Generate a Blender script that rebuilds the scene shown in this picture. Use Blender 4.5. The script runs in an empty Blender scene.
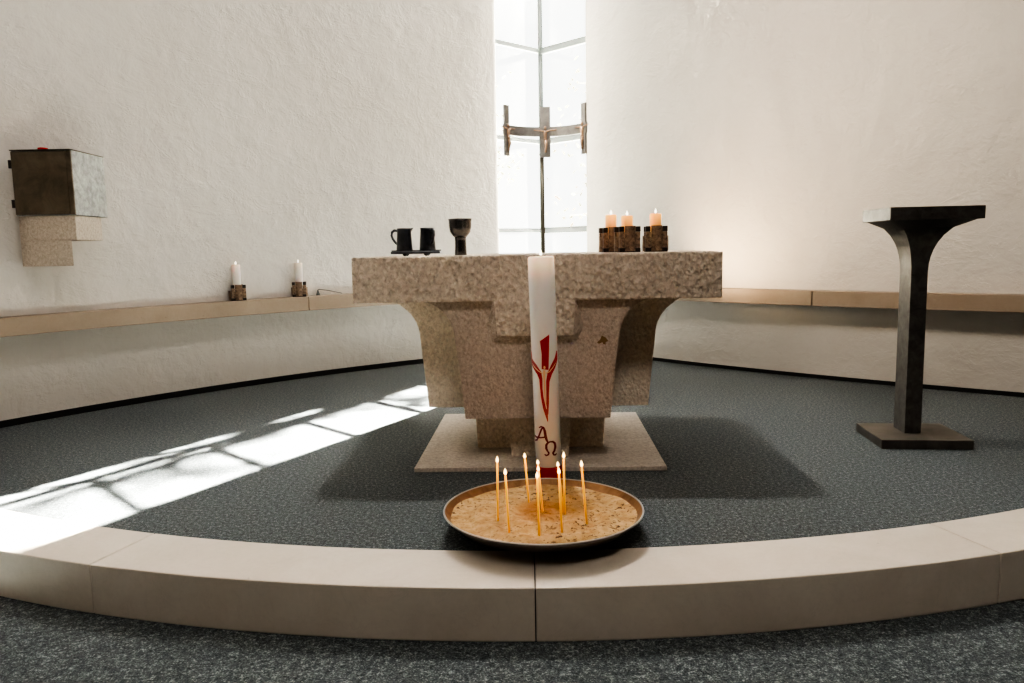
import bpy, bmesh, math, random
from mathutils import Vector, Matrix
random.seed(7)
sc = bpy.context.scene
COL = sc.collection
PI = math.pi

# ------------------------------------------------------------------ helpers
def tag(o, label=None, cat=None, group=None, kind=None):
    if label: o['label'] = label
    if cat: o['category'] = cat
    if group: o['group'] = group
    if kind: o['kind'] = kind
    return o

def thing(name, label, cat, loc=(0, 0, 0), rz=0.0, group=None):
    o = bpy.data.objects.new(name, None)
    o.empty_display_size = 0.05
    COL.objects.link(o)
    o.location = loc
    o.rotation_euler = (0, 0, rz)
    return tag(o, label, cat, group)

def obj(name, bm, mat, parent=None, smooth=False, kind=None, bevel=0.0, autosmooth=None):
    me = bpy.data.meshes.new(name)
    bmesh.ops.recalc_face_normals(bm, faces=bm.faces)
    bm.to_mesh(me)
    bm.free()
    for m in (mat if isinstance(mat, (list, tuple)) else [mat]):
        me.materials.append(m)
    if smooth:
        for p in me.polygons: p.use_smooth = True
    o = bpy.data.objects.new(name, me)
    COL.objects.link(o)
    if parent is not None: o.parent = parent
    if kind: o['kind'] = kind
    if bevel:
        b = o.modifiers.new('bevel', 'BEVEL')
        b.width = bevel; b.segments = 2; b.limit_method = 'ANGLE'; b.angle_limit = math.radians(40)
    if autosmooth:
        bm2 = bmesh.new(); bm2.from_mesh(me)
        for e in bm2.edges:
            if len(e.link_faces) == 2 and e.calc_face_angle(0) > math.radians(autosmooth): e.smooth = False
        for f in bm2.faces: f.smooth = True
        bm2.to_mesh(me); bm2.free()
    return o

def copy_tree(o, parent=None):
    c = o.copy(); COL.objects.link(c)
    if parent is not None: c.parent = parent
    for ch in [x for x in bpy.data.objects if x.parent == o]:
        copy_tree(ch, c)
    return c

def add_box(bm, x0, x1, y0, y1, z0, z1):
    v = [bm.verts.new((x, y, z)) for z in (z0, z1) for y in (y0, y1) for x in (x0, x1)]
    for f in ((0, 1, 3, 2), (4, 5, 7, 6), (0, 1, 5, 4), (2, 3, 7, 6), (0, 2, 6, 4), (1, 3, 7, 5)):
        bm.faces.new([v[i] for i in f])
    return v

def box(x0, x1, y0, y1, z0, z1):
    bm = bmesh.new(); add_box(bm, x0, x1, y0, y1, z0, z1); return bm

def add_lathe(bm, prof, seg=32, cx=0, cy=0, closed_top=True, closed_bot=True):
    rings = []
    for r, z in prof:
        if r < 1e-6: rings.append([bm.verts.new((cx, cy, z))])
        else: rings.append([bm.verts.new((cx + r * math.cos(2 * PI * i / seg), cy + r * math.sin(2 * PI * i / seg), z)) for i in range(seg)])
    for a, b in zip(rings, rings[1:]):
        for i in range(seg):
            j = (i + 1) % seg
            if len(a) == 1 and len(b) == 1: continue
            if len(a) == 1: bm.faces.new((a[0], b[i], b[j]))
            elif len(b) == 1: bm.faces.new((a[i], a[j], b[0]))
            else: bm.faces.new((a[i], a[j], b[j], b[i]))
    if closed_bot and len(rings[0]) > 1: bm.faces.new(rings[0])
    if closed_top and len(rings[-1]) > 1: bm.faces.new(rings[-1])

def lathe(prof, seg=32, **k):
    bm = bmesh.new(); add_lathe(bm, prof, seg, **k); return bm

def add_tube(bm, pts, radii, seg=10):
    pts = [Vector(p) for p in pts]
    if not isinstance(radii, (list, tuple)): radii = [radii] * len(pts)
    rings = []
    for i, p in enumerate(pts):
        t = (pts[min(i + 1, len(pts) - 1)] - pts[max(i - 1, 0)]).normalized()
        ref = Vector((0, 0, 1)) if abs(t.z) < 0.9 else Vector((0, 1, 0))
        a = t.cross(ref).normalized(); b = t.cross(a)
        rings.append([bm.verts.new(p + (a * math.cos(2 * PI * k / seg) + b * math.sin(2 * PI * k / seg)) * radii[i]) for k in range(seg)])
    for r0, r1 in zip(rings, rings[1:]):
        for k in range(seg):
            bm.faces.new((r0[k], r0[(k + 1) % seg], r1[(k + 1) % seg], r1[k]))
    bm.faces.new(rings[0]); bm.faces.new(rings[-1])

def tube(pts, radii, seg=10):
    bm = bmesh.new(); add_tube(bm, pts, radii, seg); return bm

def add_extrude_y(bm, outline, y0, y1):
    a = [bm.verts.new((x, y0, z)) for x, z in outline]
    b = [bm.verts.new((x, y1, z)) for x, z in outline]
    n = len(a)
    for i in range(n):
        bm.faces.new((a[i], a[(i + 1) % n], b[(i + 1) % n], b[i]))
    bm.faces.new(a); bm.faces.new(b)

def add_strip_prism(bm, inner, outer, z0, z1):
    """solid between two matching plan polylines"""
    n = len(inner)
    V = [[bm.verts.new((p[0], p[1], z)) for p in line] for line in (inner, outer) for z in (z0, z1)]
    ib, it, ob, ot = V
    for i in range(n - 1):
        bm.faces.new((it[i], it[i + 1], ot[i + 1], ot[i]))
        bm.faces.new((ib[i], ib[i + 1], ob[i + 1], ob[i]))
        bm.faces.new((ib[i], ib[i + 1], it[i + 1], it[i]))
        bm.faces.new((ob[i], ob[i + 1], ot[i + 1], ot[i]))
    for i in (0, n - 1):
        bm.faces.new((ib[i], it[i], ot[i], ob[i]))

def strip_prism(inner, outer, z0, z1):
    bm = bmesh.new(); add_strip_prism(bm, inner, outer, z0, z1); return bm

# ------------------------------------------------------------------ materials
class N:
    def __init__(s, name):
        s.m = bpy.data.materials.new(name); s.m.use_nodes = True
        s.t = s.m.node_tree; s.t.nodes.clear()
        s.out = s.t.nodes.new('ShaderNodeOutputMaterial')
    def n(s, typ, **k):
        x = s.t.nodes.new('ShaderNode' + typ)
        for a, b in k.items(): setattr(x, a, b)
        return x
    def l(s, a, b): s.t.links.new(a, b)
    def coords(s): return s.n('TexCoord').outputs['Object']
    def geo(s): return s.n('NewGeometry').outputs['Position']
    def noise(s, vec, scale, detail=3, rough=.55, dist=0.0):
        x = s.n('TexNoise'); x.inputs['Scale'].default_value = scale; x.inputs['Detail'].default_value = detail
        x.inputs['Roughness'].default_value = rough; x.inputs['Distortion'].default_value = dist
        s.l(vec, x.inputs['Vector']); return x.outputs['Fac']
    def voro(s, vec, scale, feature='F1'):
        x = s.n('TexVoronoi', feature=feature); x.inputs['Scale'].default_value = scale
        s.l(vec, x.inputs['Vector']); return x.outputs['Distance']
    def ramp(s, fac, stops):
        x = s.n('ValToRGB'); r = x.color_ramp
        while len(r.elements) < len(stops): r.elements.new(.5)
        for e, (p, c) in zip(r.elements, stops):
            e.position = p; e.color = (c[0], c[1], c[2], 1) if len(c) == 3 else c
        s.l(fac, x.inputs['Fac']); return x.outputs['Color']
    def math(s, op, a, b):
        x = s.n('Math', operation=op)
        for i, v in enumerate((a, b)):
            if isinstance(v, (int, float)): x.inputs[i].default_value = v
            else: s.l(v, x.inputs[i])
        return x.outputs[0]
    def mixc(s, fac, a, b, blend='MIX'):
        x = s.n('Mix', data_type='RGBA', blend_type=blend)
        for sock, v in ((x.inputs[0], fac), (x.inputs[6], a), (x.inputs[7], b)):
            if isinstance(v, (int, float)): sock.default_value = v
            elif isinstance(v, tuple): sock.default_value = (v[0], v[1], v[2], 1)
            else: s.l(v, sock)
        return x.outputs[2]
    def bump(s, h, strength, dist=.01, prev=None):
        x = s.n('Bump'); x.inputs['Strength'].default_value = strength; x.inputs['Distance'].default_value = dist
        s.l(h, x.inputs['Height'])
        if prev is not None: s.l(prev, x.inputs['Normal'])
        return x.outputs['Normal']
    def bsdf(s, color, rough=.6, metal=0.0, normal=None, spec=None, **k):
        b = s.n('BsdfPrincipled')
        if isinstance(color, tuple): b.inputs['Base Color'].default_value = (*color[:3], 1)
        else: s.l(color, b.inputs['Base Color'])
        if isinstance(rough, (int, float)): b.inputs['Roughness'].default_value = rough
        else: s.l(rough, b.inputs['Roughness'])
        b.inputs['Metallic'].default_value = metal
        if spec is not None: b.inputs['Specular IOR Level'].default_value = spec
        for a, v in k.items():
            b.inputs[a.replace('_', ' ')].default_value = v
        if normal is not None: s.l(normal, b.inputs['Normal'])
        s.l(b.outputs[0], s.out.inputs['Surface'])
        return b

def m_plaster():
    s = N('lime_plaster'); p = s.geo()
    big = s.noise(p, 1.1, 3, .5); mid = s.noise(p, 4.2, 5, .58, .25); fine = s.noise(p, 24, 5, .6, .4)
    mp = s.n('Mapping'); mp.inputs['Scale'].default_value = (2.2, 2.2, 5.5); mp.inputs['Rotation'].default_value = (.25, .45, .3); s.l(p, mp.inputs['Vector'])
    streak = s.noise(mp.outputs[0], 1.3, 5, .6, .7)
    mp2 = s.n('Mapping'); mp2.inputs['Scale'].default_value = (3, 3, 4.5); mp2.inputs['Rotation'].default_value = (-.5, -.6, 1.0); mp2.inputs['Location'].default_value = (5, 3, 2); s.l(p, mp2.inputs['Vector'])
    streak2 = s.noise(mp2.outputs[0], 1.7, 6, .62, .9)
    col = s.ramp(big, [(.3, (.63, .595, .555)), (.7, (.695, .66, .62))])
    col = s.mixc(s.math('MULTIPLY', fine, .18), col, (.56, .50, .45))
    ridge = s.ramp(streak, [(.55, (0, 0, 0)), (.575, (1, 1, 1)), (.66, (.3, .3, .3))])
    ridge2 = s.ramp(streak2, [(.58, (0, 0, 0)), (.595, (1, 1, 1)), (.70, (.2, .2, .2))])
    n = s.bump(mid, .42, .05)
    n = s.bump(ridge, .26, .006, n)
    n = s.bump(ridge2, .32, .006, n)
    n = s.bump(fine, .28, .006, n)
    s.bsdf(col, .9, normal=n, spec=.15)
    return s.m

def m_carpet():
    s = N('grey_fleck_carpet'); p = s.geo()
    a = s.noise(p, 190, 2, .75); b = s.noise(p, 70, 3, .75); c = s.noise(p, 1.3, 2, .5)
    f = s.math('ADD', s.math('MULTIPLY', a, .5), s.math('MULTIPLY', b, .5))
    col = s.ramp(f, [(.37, (.008, .010, .011)), (.46, (.048, .058, .062)), (.54, (.102, .117, .121)), (.63, (.36, .38, .375))])
    col = s.mixc(s.math('MULTIPLY', c, .2), col, (.05, .06, .06))
    n = s.bump(a, .6, .006)
    s.bsdf(col, .95, normal=n, spec=.1, Sheen_Weight=.15)
    return s.m

def m_limestone(name, c0, c1, rough=.45, bump=.1, vein=True):
    s = N(name); p = s.geo()
    a = s.noise(p, 2.2, 5, .6, .6); b = s.noise(p, 60, 4, .6); 
    col = s.ramp(a, [(.3, c0), (.7, c1)])
    col = s.mixc(s.math('MULTIPLY', b, .3), col, tuple(x * .72 for x in c0))
    if vein:
        v = s.ramp(s.noise(p, 5, 6, .65, 2.2), [(.485, (0, 0, 0)), (.5, (1, 1, 1)), (.515, (0, 0, 0))])
        col = s.mixc(s.math('MULTIPLY', v, .12), col, tuple(x * .6 for x in c0))
        sp = s.ramp(s.voro(p, 9), [(.025, (1, 1, 1)), (.04, (0, 0, 0))])
        col = s.mixc(s.math('MULTIPLY', sp, .45), col, tuple(x * .45 for x in c0))
    s.bsdf(col, rough, normal=s.bump(b, bump, .003), spec=.4)
    return s.m

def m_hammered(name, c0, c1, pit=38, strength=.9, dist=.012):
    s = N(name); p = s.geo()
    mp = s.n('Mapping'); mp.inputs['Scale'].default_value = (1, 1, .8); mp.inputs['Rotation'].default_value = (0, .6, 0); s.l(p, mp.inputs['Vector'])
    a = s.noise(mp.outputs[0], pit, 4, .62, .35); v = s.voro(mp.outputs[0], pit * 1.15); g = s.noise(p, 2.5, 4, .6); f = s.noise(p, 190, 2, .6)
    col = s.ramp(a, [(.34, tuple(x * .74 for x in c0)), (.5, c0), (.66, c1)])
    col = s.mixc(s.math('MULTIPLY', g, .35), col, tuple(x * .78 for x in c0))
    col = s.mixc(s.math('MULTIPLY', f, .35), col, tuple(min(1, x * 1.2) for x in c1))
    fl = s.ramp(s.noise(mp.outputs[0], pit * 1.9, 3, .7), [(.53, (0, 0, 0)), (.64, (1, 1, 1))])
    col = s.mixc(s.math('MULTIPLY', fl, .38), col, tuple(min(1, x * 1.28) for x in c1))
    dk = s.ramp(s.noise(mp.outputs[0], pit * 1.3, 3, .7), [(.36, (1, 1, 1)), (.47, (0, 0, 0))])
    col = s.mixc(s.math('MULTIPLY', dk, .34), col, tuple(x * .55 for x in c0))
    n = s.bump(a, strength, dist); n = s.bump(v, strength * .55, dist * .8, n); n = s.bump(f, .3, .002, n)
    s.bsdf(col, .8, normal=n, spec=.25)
    return s.m

def m_bronze(name, c0, c1, rough=.5, metal=.7, scale=30, bump=.35):
    s = N(name); p = s.coords()
    a = s.noise(p, scale, 5, .65, .5); b = s.noise(p, scale * 4, 3, .6)
    col = s.ramp(a, [(.35, c0), (.68, c1)])
    n = s.bump(a, bump, .006); n = s.bump(b, bump * .6, .002, n)
    s.bsdf(col, rough, metal, n)
    return s.m

def m_plain(name, c, rough=.5, metal=0.0, noise=.12, scale=25, **k):
    s = N(name); p = s.coords()
    a = s.noise(p, scale, 3, .6)
    col = s.mixc(s.math('MULTIPLY', a, noise * 2), tuple(c), tuple(x * .7 for x in c))
    s.bsdf(col, rough, metal, s.bump(a, .06, .002), **k)
    return s.m

def m_emit(name, inner, strength):
    s = N(name); p = s.coords()
    lw = s.n('LayerWeight'); lw.inputs['Blend'].default_value = .45
    e = s.n('Emission'); e.inputs['Strength'].default_value = strength
    s.l(s.ramp(lw.outputs['Facing'], inner), e.inputs['Color'])
    s.l(e.outputs[0], s.out.inputs['Surface'])
    return s.m

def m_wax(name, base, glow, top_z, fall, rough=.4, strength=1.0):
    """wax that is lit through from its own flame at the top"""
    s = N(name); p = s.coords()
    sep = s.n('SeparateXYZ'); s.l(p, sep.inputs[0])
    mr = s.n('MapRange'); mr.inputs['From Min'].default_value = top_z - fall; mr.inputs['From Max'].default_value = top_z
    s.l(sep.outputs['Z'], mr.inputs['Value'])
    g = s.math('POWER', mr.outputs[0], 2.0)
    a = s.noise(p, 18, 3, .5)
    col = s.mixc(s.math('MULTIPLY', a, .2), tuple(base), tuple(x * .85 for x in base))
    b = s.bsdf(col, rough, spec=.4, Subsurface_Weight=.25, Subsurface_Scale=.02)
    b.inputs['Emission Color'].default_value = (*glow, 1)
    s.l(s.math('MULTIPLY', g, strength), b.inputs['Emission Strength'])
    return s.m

def m_glass():
    s = N('window_glass')
    t = s.n('BsdfTransparent'); t.inputs['Color'].default_value = (.97, .985, .98, 1)
    g = s.n('BsdfGlossy'); g.inputs['Roughness'].default_value = .02
    f = s.n('Fresnel'); f.inputs['IOR'].default_value = 1.35
    w = s.noise(s.geo(), 3, 2, .5); s.l(s.bump(w, .05, .01), g.inputs['Normal'])
    mx = s.n('MixShader'); s.l(s.math('MULTIPLY', f.outputs[0], .3), mx.inputs[0]); s.l(t.outputs[0], mx.inputs[1]); s.l(g.outputs[0], mx.inputs[2])
    s.l(mx.outputs[0], s.out.inputs['Surface'])
    return s.m

def m_sand():
    s = N('candle_sand'); p = s.coords()
    a = s.noise(p, 26, 4, .65); v = s.noise(p, 60, 3, .6, .4); f = s.noise(p, 320, 2, .6); big = s.noise(p, 6, 3, .6)
    col = s.ramp(a, [(.3, (.30, .18, .07)), (.7, (.54, .385, .20))])
    col = s.mixc(s.math('MULTIPLY', f, .3), col, (.30, .19, .10))
    # char crumbs gather in patches
    cl = s.ramp(big, [(.42, (0, 0, 0)), (.62, (1, 1, 1))])
    sp = s.ramp(v, [(.395, (1, 1, 1)), (.43, (0, 0, 0))])
    col = s.mixc(s.math('MULTIPLY', s.math('MULTIPLY', sp, .9), s.math('ADD', s.math('MULTIPLY', cl, .7), .3)), col, (.045, .022, .014))
    # darker amber patch just behind the middle of the sand
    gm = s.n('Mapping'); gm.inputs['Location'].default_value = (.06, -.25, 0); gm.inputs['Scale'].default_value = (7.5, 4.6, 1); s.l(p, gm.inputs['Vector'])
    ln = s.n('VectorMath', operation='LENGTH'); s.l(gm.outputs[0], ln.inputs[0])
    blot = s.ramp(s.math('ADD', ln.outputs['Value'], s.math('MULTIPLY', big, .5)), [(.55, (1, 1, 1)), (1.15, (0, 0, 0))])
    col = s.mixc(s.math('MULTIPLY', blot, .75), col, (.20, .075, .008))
    n = s.bump(a, .5, .008); n = s.bump(f, .5, .003, n)
    s.bsdf(col, .9, normal=n, spec=.15)
    return s.m

PLASTER = m_plaster(); NAVE = m_plain('dark_nave_wood', (.085, .065, .05), .8); CARPET = m_carpet()
KERB = m_limestone('kerb_limestone', (.60, .52, .425), (.72, .645, .55), .34, .08)
LEDGE = m_limestone('ledge_limestone', (.335, .255, .19), (.42, .335, .255), .5, .12)
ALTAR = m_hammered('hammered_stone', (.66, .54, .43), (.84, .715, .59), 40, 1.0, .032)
ALTARLEG = m_hammered('fine_hammered_stone_shaded', (.50, .405, .325), (.62, .52, .43), 66, .9, .012)  # same stone as the wings, darkened so the core looks shaded
WINGST = m_hammered('hammered_stone_lit', (.74, .62, .50), (.88, .77, .64), 60, .9, .012)  # same stone as the core, lightened so the wings look lit
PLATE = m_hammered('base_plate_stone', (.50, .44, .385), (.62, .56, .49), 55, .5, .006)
CORBEL = m_hammered('corbel_stone', (.45, .385, .315), (.55, .475, .40), 70, .4, .005)
BLACK = m_plain('black_skirting', (.008, .008, .008), .8)
STEEL = m_bronze('dark_lectern_steel', (.085, .075, .066), (.15, .14, .125), .45, .6, 22, .2)
BRONZE = m_bronze('brown_bronze', (.10, .058, .038), (.34, .23, .15), .45, .3, 60, .7)
BRONZE_D = m_bronze('dark_bronze', (.018, .014, .012), (.05, .035, .028), .5, .5, 45, .4)
DOORBR = m_bronze('tabernacle_door_bronze', (.060, .043, .026), (.13, .098, .064), .6, .2, 9, .4)
SIDEBR = m_bronze('tabernacle_side_lead', (.20, .205, .20), (.42, .43, .42), .5, .4, 26, .8)
FRAME = m_plain('window_frame_steel', (.075, .09, .092), .5, .1)
PEWTER = m_bronze('dark_pewter', (.075, .08, .09), (.14, .145, .16), .30, .85, 18, .12)
CHALICE = m_bronze('chalice_metal', (.10, .095, .095), (.22, .20, .19), .27, .9, 14, .15)
CROSSM = m_bronze('cross_iron', (.30, .295, .28), (.46, .45, .43), .45, .15, 20, .3)
CORPUS = m_bronze('corpus_bronze', (.50, .32, .21), (.75, .55, .40), .35, .3, 30, .2)
DISH = m_bronze('dish_metal', (.17, .15, .13), (.26, .235, .205), .30, .9, 8, .1)
RED = m_plain('red_wax', (.48, .012, .012), .4, noise=.1)
DARKRED = m_plain('dark_red_wax', (.17, .010, .018), .4, noise=.1)
REDGLASS = m_plain('red_vigil_glass', (.75, .015, .015), .15)
WICK = m_plain('charred_wick', (.02, .015, .012), .9)
FLAME = m_emit('flame', [(0.0, (1.0, .86, .55)), (.5, (1.0, .62, .20)), (1.0, (1.0, .25, .03))], 5.0)
FLAMEW = m_emit('white_flame', [(0.0, (1.0, .93, .80)), (.6, (1.0, .84, .58)), (1.0, (1.0, .62, .28))], 5.0)
TAPERWAX = m_wax('yellow_beeswax', (.90, .50, .07), (1.0, .50, .05), .14, .20, .35, 1.0)
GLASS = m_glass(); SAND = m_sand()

# ------------------------------------------------------------------ camera
F_PX, CAM_H = 780.0, 1.0
PITCH = math.atan((341.5 - 248.0) / F_PX); ROLL = 0.0185
fw = Vector((0, math.cos(PITCH), -math.sin(PITCH))); r0 = Vector((1, 0, 0)); u0 = Vector((0, math.sin(PITCH), math.cos(PITCH)))
rt = r0 * math.cos(ROLL) - u0 * math.sin(ROLL); up = u0 * math.cos(ROLL) + r0 * math.sin(ROLL)
cd = bpy.data.cameras.new('camera'); cam = bpy.data.objects.new('camera', cd); COL.objects.link(cam)
M = Matrix((rt, up, -fw)).transposed().to_4x4(); M.translation = (0, 0, CAM_H); cam.matrix_world = M
cd.sensor_width = 36; cd.lens = F_PX / 1024 * 36; cd.clip_start = .05; cd.clip_end = 200
sc.camera = cam

# ------------------------------------------------------------------ the room
WALL_H = 8.6; ZF = -0.165
# plan of the two curved apse walls (lower wall face), given as functions of an inward offset
LC, LR = (3.835, 0.136), 8.154
RC, RR = (10.965, 15.123), 12.829
def left_pt(a, off=0.0): return (LC[0] + (LR - off) * math.cos(a), LC[1] + (LR - off) * math.sin(a))
def right_pt(a, off=0.0): return (RC[0] + (RR + off) * math.cos(a), RC[1] + (RR + off) * math.sin(a))
LA0 = math.atan2(7.30 - LC[1], -0.165 - LC[0]); LA1 = math.radians(180.5)
RA0 = math.atan2(7.32 - RC[1], 0.83 - RC[0]); RA1 = RA0 + 0.50
def lline(off, a0=LA0, a1=LA1, n=48): return [left_pt(a0 + (a1 - a0) * i / (n - 1), off) for i in range(n)]
def rline(off, a0=RA0, a1=RA1, n=40): return [right_pt(a0 + (a1 - a0) * i / (n - 1), off) for i in range(n)]

UPOFF = .12      # upper wall stands this far in front of the lower wall
ZL0, ZL1 = .552, .660
def solid_wall(lines_lo, lines_up, name):
    bm = bmesh.new()
    add_strip_prism(bm, lines_lo[0], lines_lo[1], ZF, ZL1 + .001)
    add_strip_prism(bm, lines_up[0], lines_up[1], ZL1 + .001, WALL_H)
    return obj(name, bm, PLASTER, kind='structure', autosmooth=35)
# left wall: rounded bright reveal at its window end
RND = .05
angs = [LA0 + d / LR for d in (0, .002, .005, .01, .017, .026, .037, .05)] + [LA0 + .05 / LR + (LA1 - LA0 - .05 / LR) * i / 46 for i in range(1, 47)]
def rounded(off):
    out = []
    for a in angs:
        d = (a - LA0) * LR
        out.append(left_pt(a, off - (RND * (1 - math.sqrt(max(0, 1 - (1 - d / RND) ** 2))) if d < RND else 0)))
    return out
backl = [left_pt(a, -.45) for a in angs]
wl = solid_wall((rounded(0), backl), (rounded(UPOFF), backl), 'wall_left')
wr = solid_wall((rline(0), rline(-.45)), (rline(UPOFF), rline(-.45)), 'wall_right')

# nave walls behind the apse and behind the camera
lx, ly = left_pt(LA1, UPOFF); rx, ry = right_pt(RA1, UPOFF)
obj('wall_nave_left', box(lx - .4, lx, -6, ly + .05, ZF, WALL_H), NAVE, kind='structure')
obj('wall_nave_right', box(rx, rx + .4, -6, ry + .25, ZF, WALL_H), NAVE, kind='structure')
obj('wall_back', box(lx - .4, rx + .4, -6.3, -6, ZF, WALL_H), NAVE, kind='structure')
obj('ceiling', box(lx - .6, rx + .6, -6.4, 8.2, WALL_H, WALL_H + .2), NAVE, kind='structure')
obj('floor', box(lx - .5, rx + .5, -6.3, 8.0, ZF - .1, ZF), CARPET, kind='structure')

# raised podium
PC = (.16, 7.321); PR0, PR1 = 5.126, 4.836
def pod(a, r): return (PC[0] + r * math.sin(a), PC[1] - r * math.cos(a))
def wallhit(sign, r):
    a = 0
    while a < 1.4:
        x, y = pod(sign * a, r)
        if sign < 0 and math.hypot(x - LC[0], y - LC[1]) > LR - .012: break
        if sign > 0 and math.hypot(x - RC[0], y - RC[1]) < RR + .012: break
        a += .002
    return sign * a
aL, aR = wallhit(-1, PR1), wallhit(1, PR1)
bm = bmesh.new()
arc = [pod(aL + (aR - aL) * i / 60, PR1) for i in range(61)]
ea = math.atan2(arc[0][1] - LC[1], arc[0][0] - LC[0]); eb = math.atan2(arc[-1][1] - RC[1], arc[-1][0] - RC[0]) % (2 * PI)
RA0p = RA0 % (2 * PI)
wallR = [right_pt(eb + (RA0p - eb) * i / 30, .004) for i in range(31)]
wallL = [left_pt(LA0 + (ea - LA0) * i / 30, .004) for i in range(31)]
ring = arc + wallR + [(.33, 7.70)] + wallL
top = [bm.verts.new((x, y, 0)) for x, y in ring]; bot = [bm.verts.new((x, y, ZF)) for x, y in ring]
bm.faces.new(top); bm.faces.new(bot)
for i in range(len(ring)):
    j = (i + 1) % len(ring); bm.faces.new((top[i], top[j], bot[j], bot[i]))
obj('floor_podium', bm, CARPET, kind='structure')

# curved limestone kerb in blocks with hairline joints
joints = [-1.44, -.3065 - .285, -.3065, -.0205, .2742, .2742 + .29, 1.2]
joints[0] = wallhit(-1, PR0) + .012; joints[-1] = wallhit(1, PR0) - .012
jl = [j for j in joints if joints[0] <= j <= joints[-1]]
k = 1
for a, b in zip(jl, jl[1:]):
    g = .00028
    outer = [pod(a + g + (b - a - 2 * g) * i / 24, PR0) for i in range(25)]
    inner = [pod(a + g + (b - a - 2 * g) * i / 24, PR1 - .001) for i in range(25)]
    obj('trim_%d' % k, strip_prism(inner, outer, ZF, .004), KERB, kind='structure', bevel=.004); k += 1
# dark bed that shows in the joints
obj('trim_%d' % k, strip_prism([pod(jl[0] + .01 + (jl[-1] - jl[0] - .02) * i / 60, PR1) for i in range(61)],
    [pod(jl[0] + .01 + (jl[-1] - jl[0] - .02) * i / 60, PR0 - .012) for i in range(61)], ZF, -.006), BLACK, kind='structure')

# black shadow-gap skirting along the podium walls
obj('baseboard_left', strip_prism([left_pt(LA0 + (ea - LA0) * i / 40, .010) for i in range(41)], [left_pt(LA0 + (ea - LA0) * i / 40, -.01) for i in range(41)], 0, .040), BLACK, kind='structure')
obj('baseboard_right', strip_prism([right_pt(RA0p + (eb - RA0p) * i / 40, .010) for i in range(41)], [right_pt(RA0p + (eb - RA0p) * i / 40, -.01) for i in range(41)], 0, .028), BLACK, kind='structure')

# stone ledges set into the walls
LOFF = .215
def ledge(fn, a0, a1, label):
    n = 26
    o = obj('stone_ledge', strip_prism([fn(a0 + (a1 - a0) * i / (n - 1), LOFF) for i in range(n)], [fn(a0 + (a1 - a0) * i / (n - 1), .002) for i in range(n)], ZL0, ZL1), LEDGE, bevel=.004)
    return tag(o, label, 'ledge', 'stone ledges along the apse walls')
def la_at(px_ang): return px_ang
lj = math.atan2(5.98 - LC[1], -1.56 - LC[0])
ledge(left_pt, LA0 + .002, lj - .0004, 'short beige stone ledge slab on left wall, running in behind the altar')
ledge(left_pt, lj + .0004, LA1 - .15, 'long beige stone ledge slab on left wall carrying two candles, below the tabernacle')
rj = math.atan2(5.62 - RC[1], 2.22 - RC[0]) % (2 * PI)
ledge(right_pt, RA0p + .002, rj - .0003, 'beige stone ledge slab on right wall between the altar and the lectern')
ledge(right_pt, rj + .0003, RA0p + .40, 'beige stone ledge slab on right wall behind and right of the lectern')

# ------------------------------------------------------------------ window bay (V in plan)
WLp, WMp, WRp = Vector((-.175, 7.30)), Vector((.322, 7.76)), Vector((.83, 7.24))
ZS = .60
TR = [1.165 + .85 * i for i in range(9)]
def bar2(bm, a, b, w, z0, z1):
    d = (b - a).normalized(); n = Vector((-d.y, d.x)) * w / 2
    P = [a + n, b + n, b - n, a - n]
    lo = [bm.verts.new((p.x, p.y, z0)) for p in P]; hi = [bm.verts.new((p.x, p.y, z1)) for p in P]
    bm.faces.new(lo); bm.faces.new(hi)
    for i in range(4): bm.faces.new((lo[i], lo[(i + 1) % 4], hi[(i + 1) % 4], hi[i]))
win = obj('window_1', box(WMp.x - .022, WMp.x + .022, WMp.y - .022, WMp.y + .03, ZS, WALL_H), FRAME, kind='structure')
for a, b, hgt in ((WLp, WMp, .040), (WMp, WRp, .056)):
    for z in TR:
        bm = bmesh.new(); bar2(bm, a, b, .03, z - hgt / 2, z + hgt / 2); obj('transom', bm, FRAME, win)
    bm = bmesh.new(); bar2(bm, a, b, .006, ZS, WALL_H); obj('window_pane', bm, GLASS, win)
    bm = bmesh.new(); bar2(bm, a, b, .09, ZS - .06, ZS); obj('window_sill', bm, FRAME, win)
for p in (WLp, WRp):
    obj('window_jamb', box(p.x - .015, p.x + .015, p.y - .02, p.y + .02, ZS, WALL_H), FRAME, win)
# low wall that closes the bay below the sill
bm = bmesh.new(); bar2(bm, Vector((-.25, 7.22)), WMp + Vector((0, .06)), .12, ZF, ZS - .06); bar2(bm, WMp + Vector((0, .06)), Vector((.85, 7.2)), .12, ZF, ZS - .06)
obj('wall_bay', bm, PLASTER, kind='structure')

# ------------------------------------------------------------------ altar
AX, AY, AYAW = .108, 3.40, math.radians(-2.2)
alt = thing('altar', 'hammered beige stone altar with wide top and stepped flaring pedestal on a square plate', 'altar', (AX, AY, 0), AYAW)
ZT = .970
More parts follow.
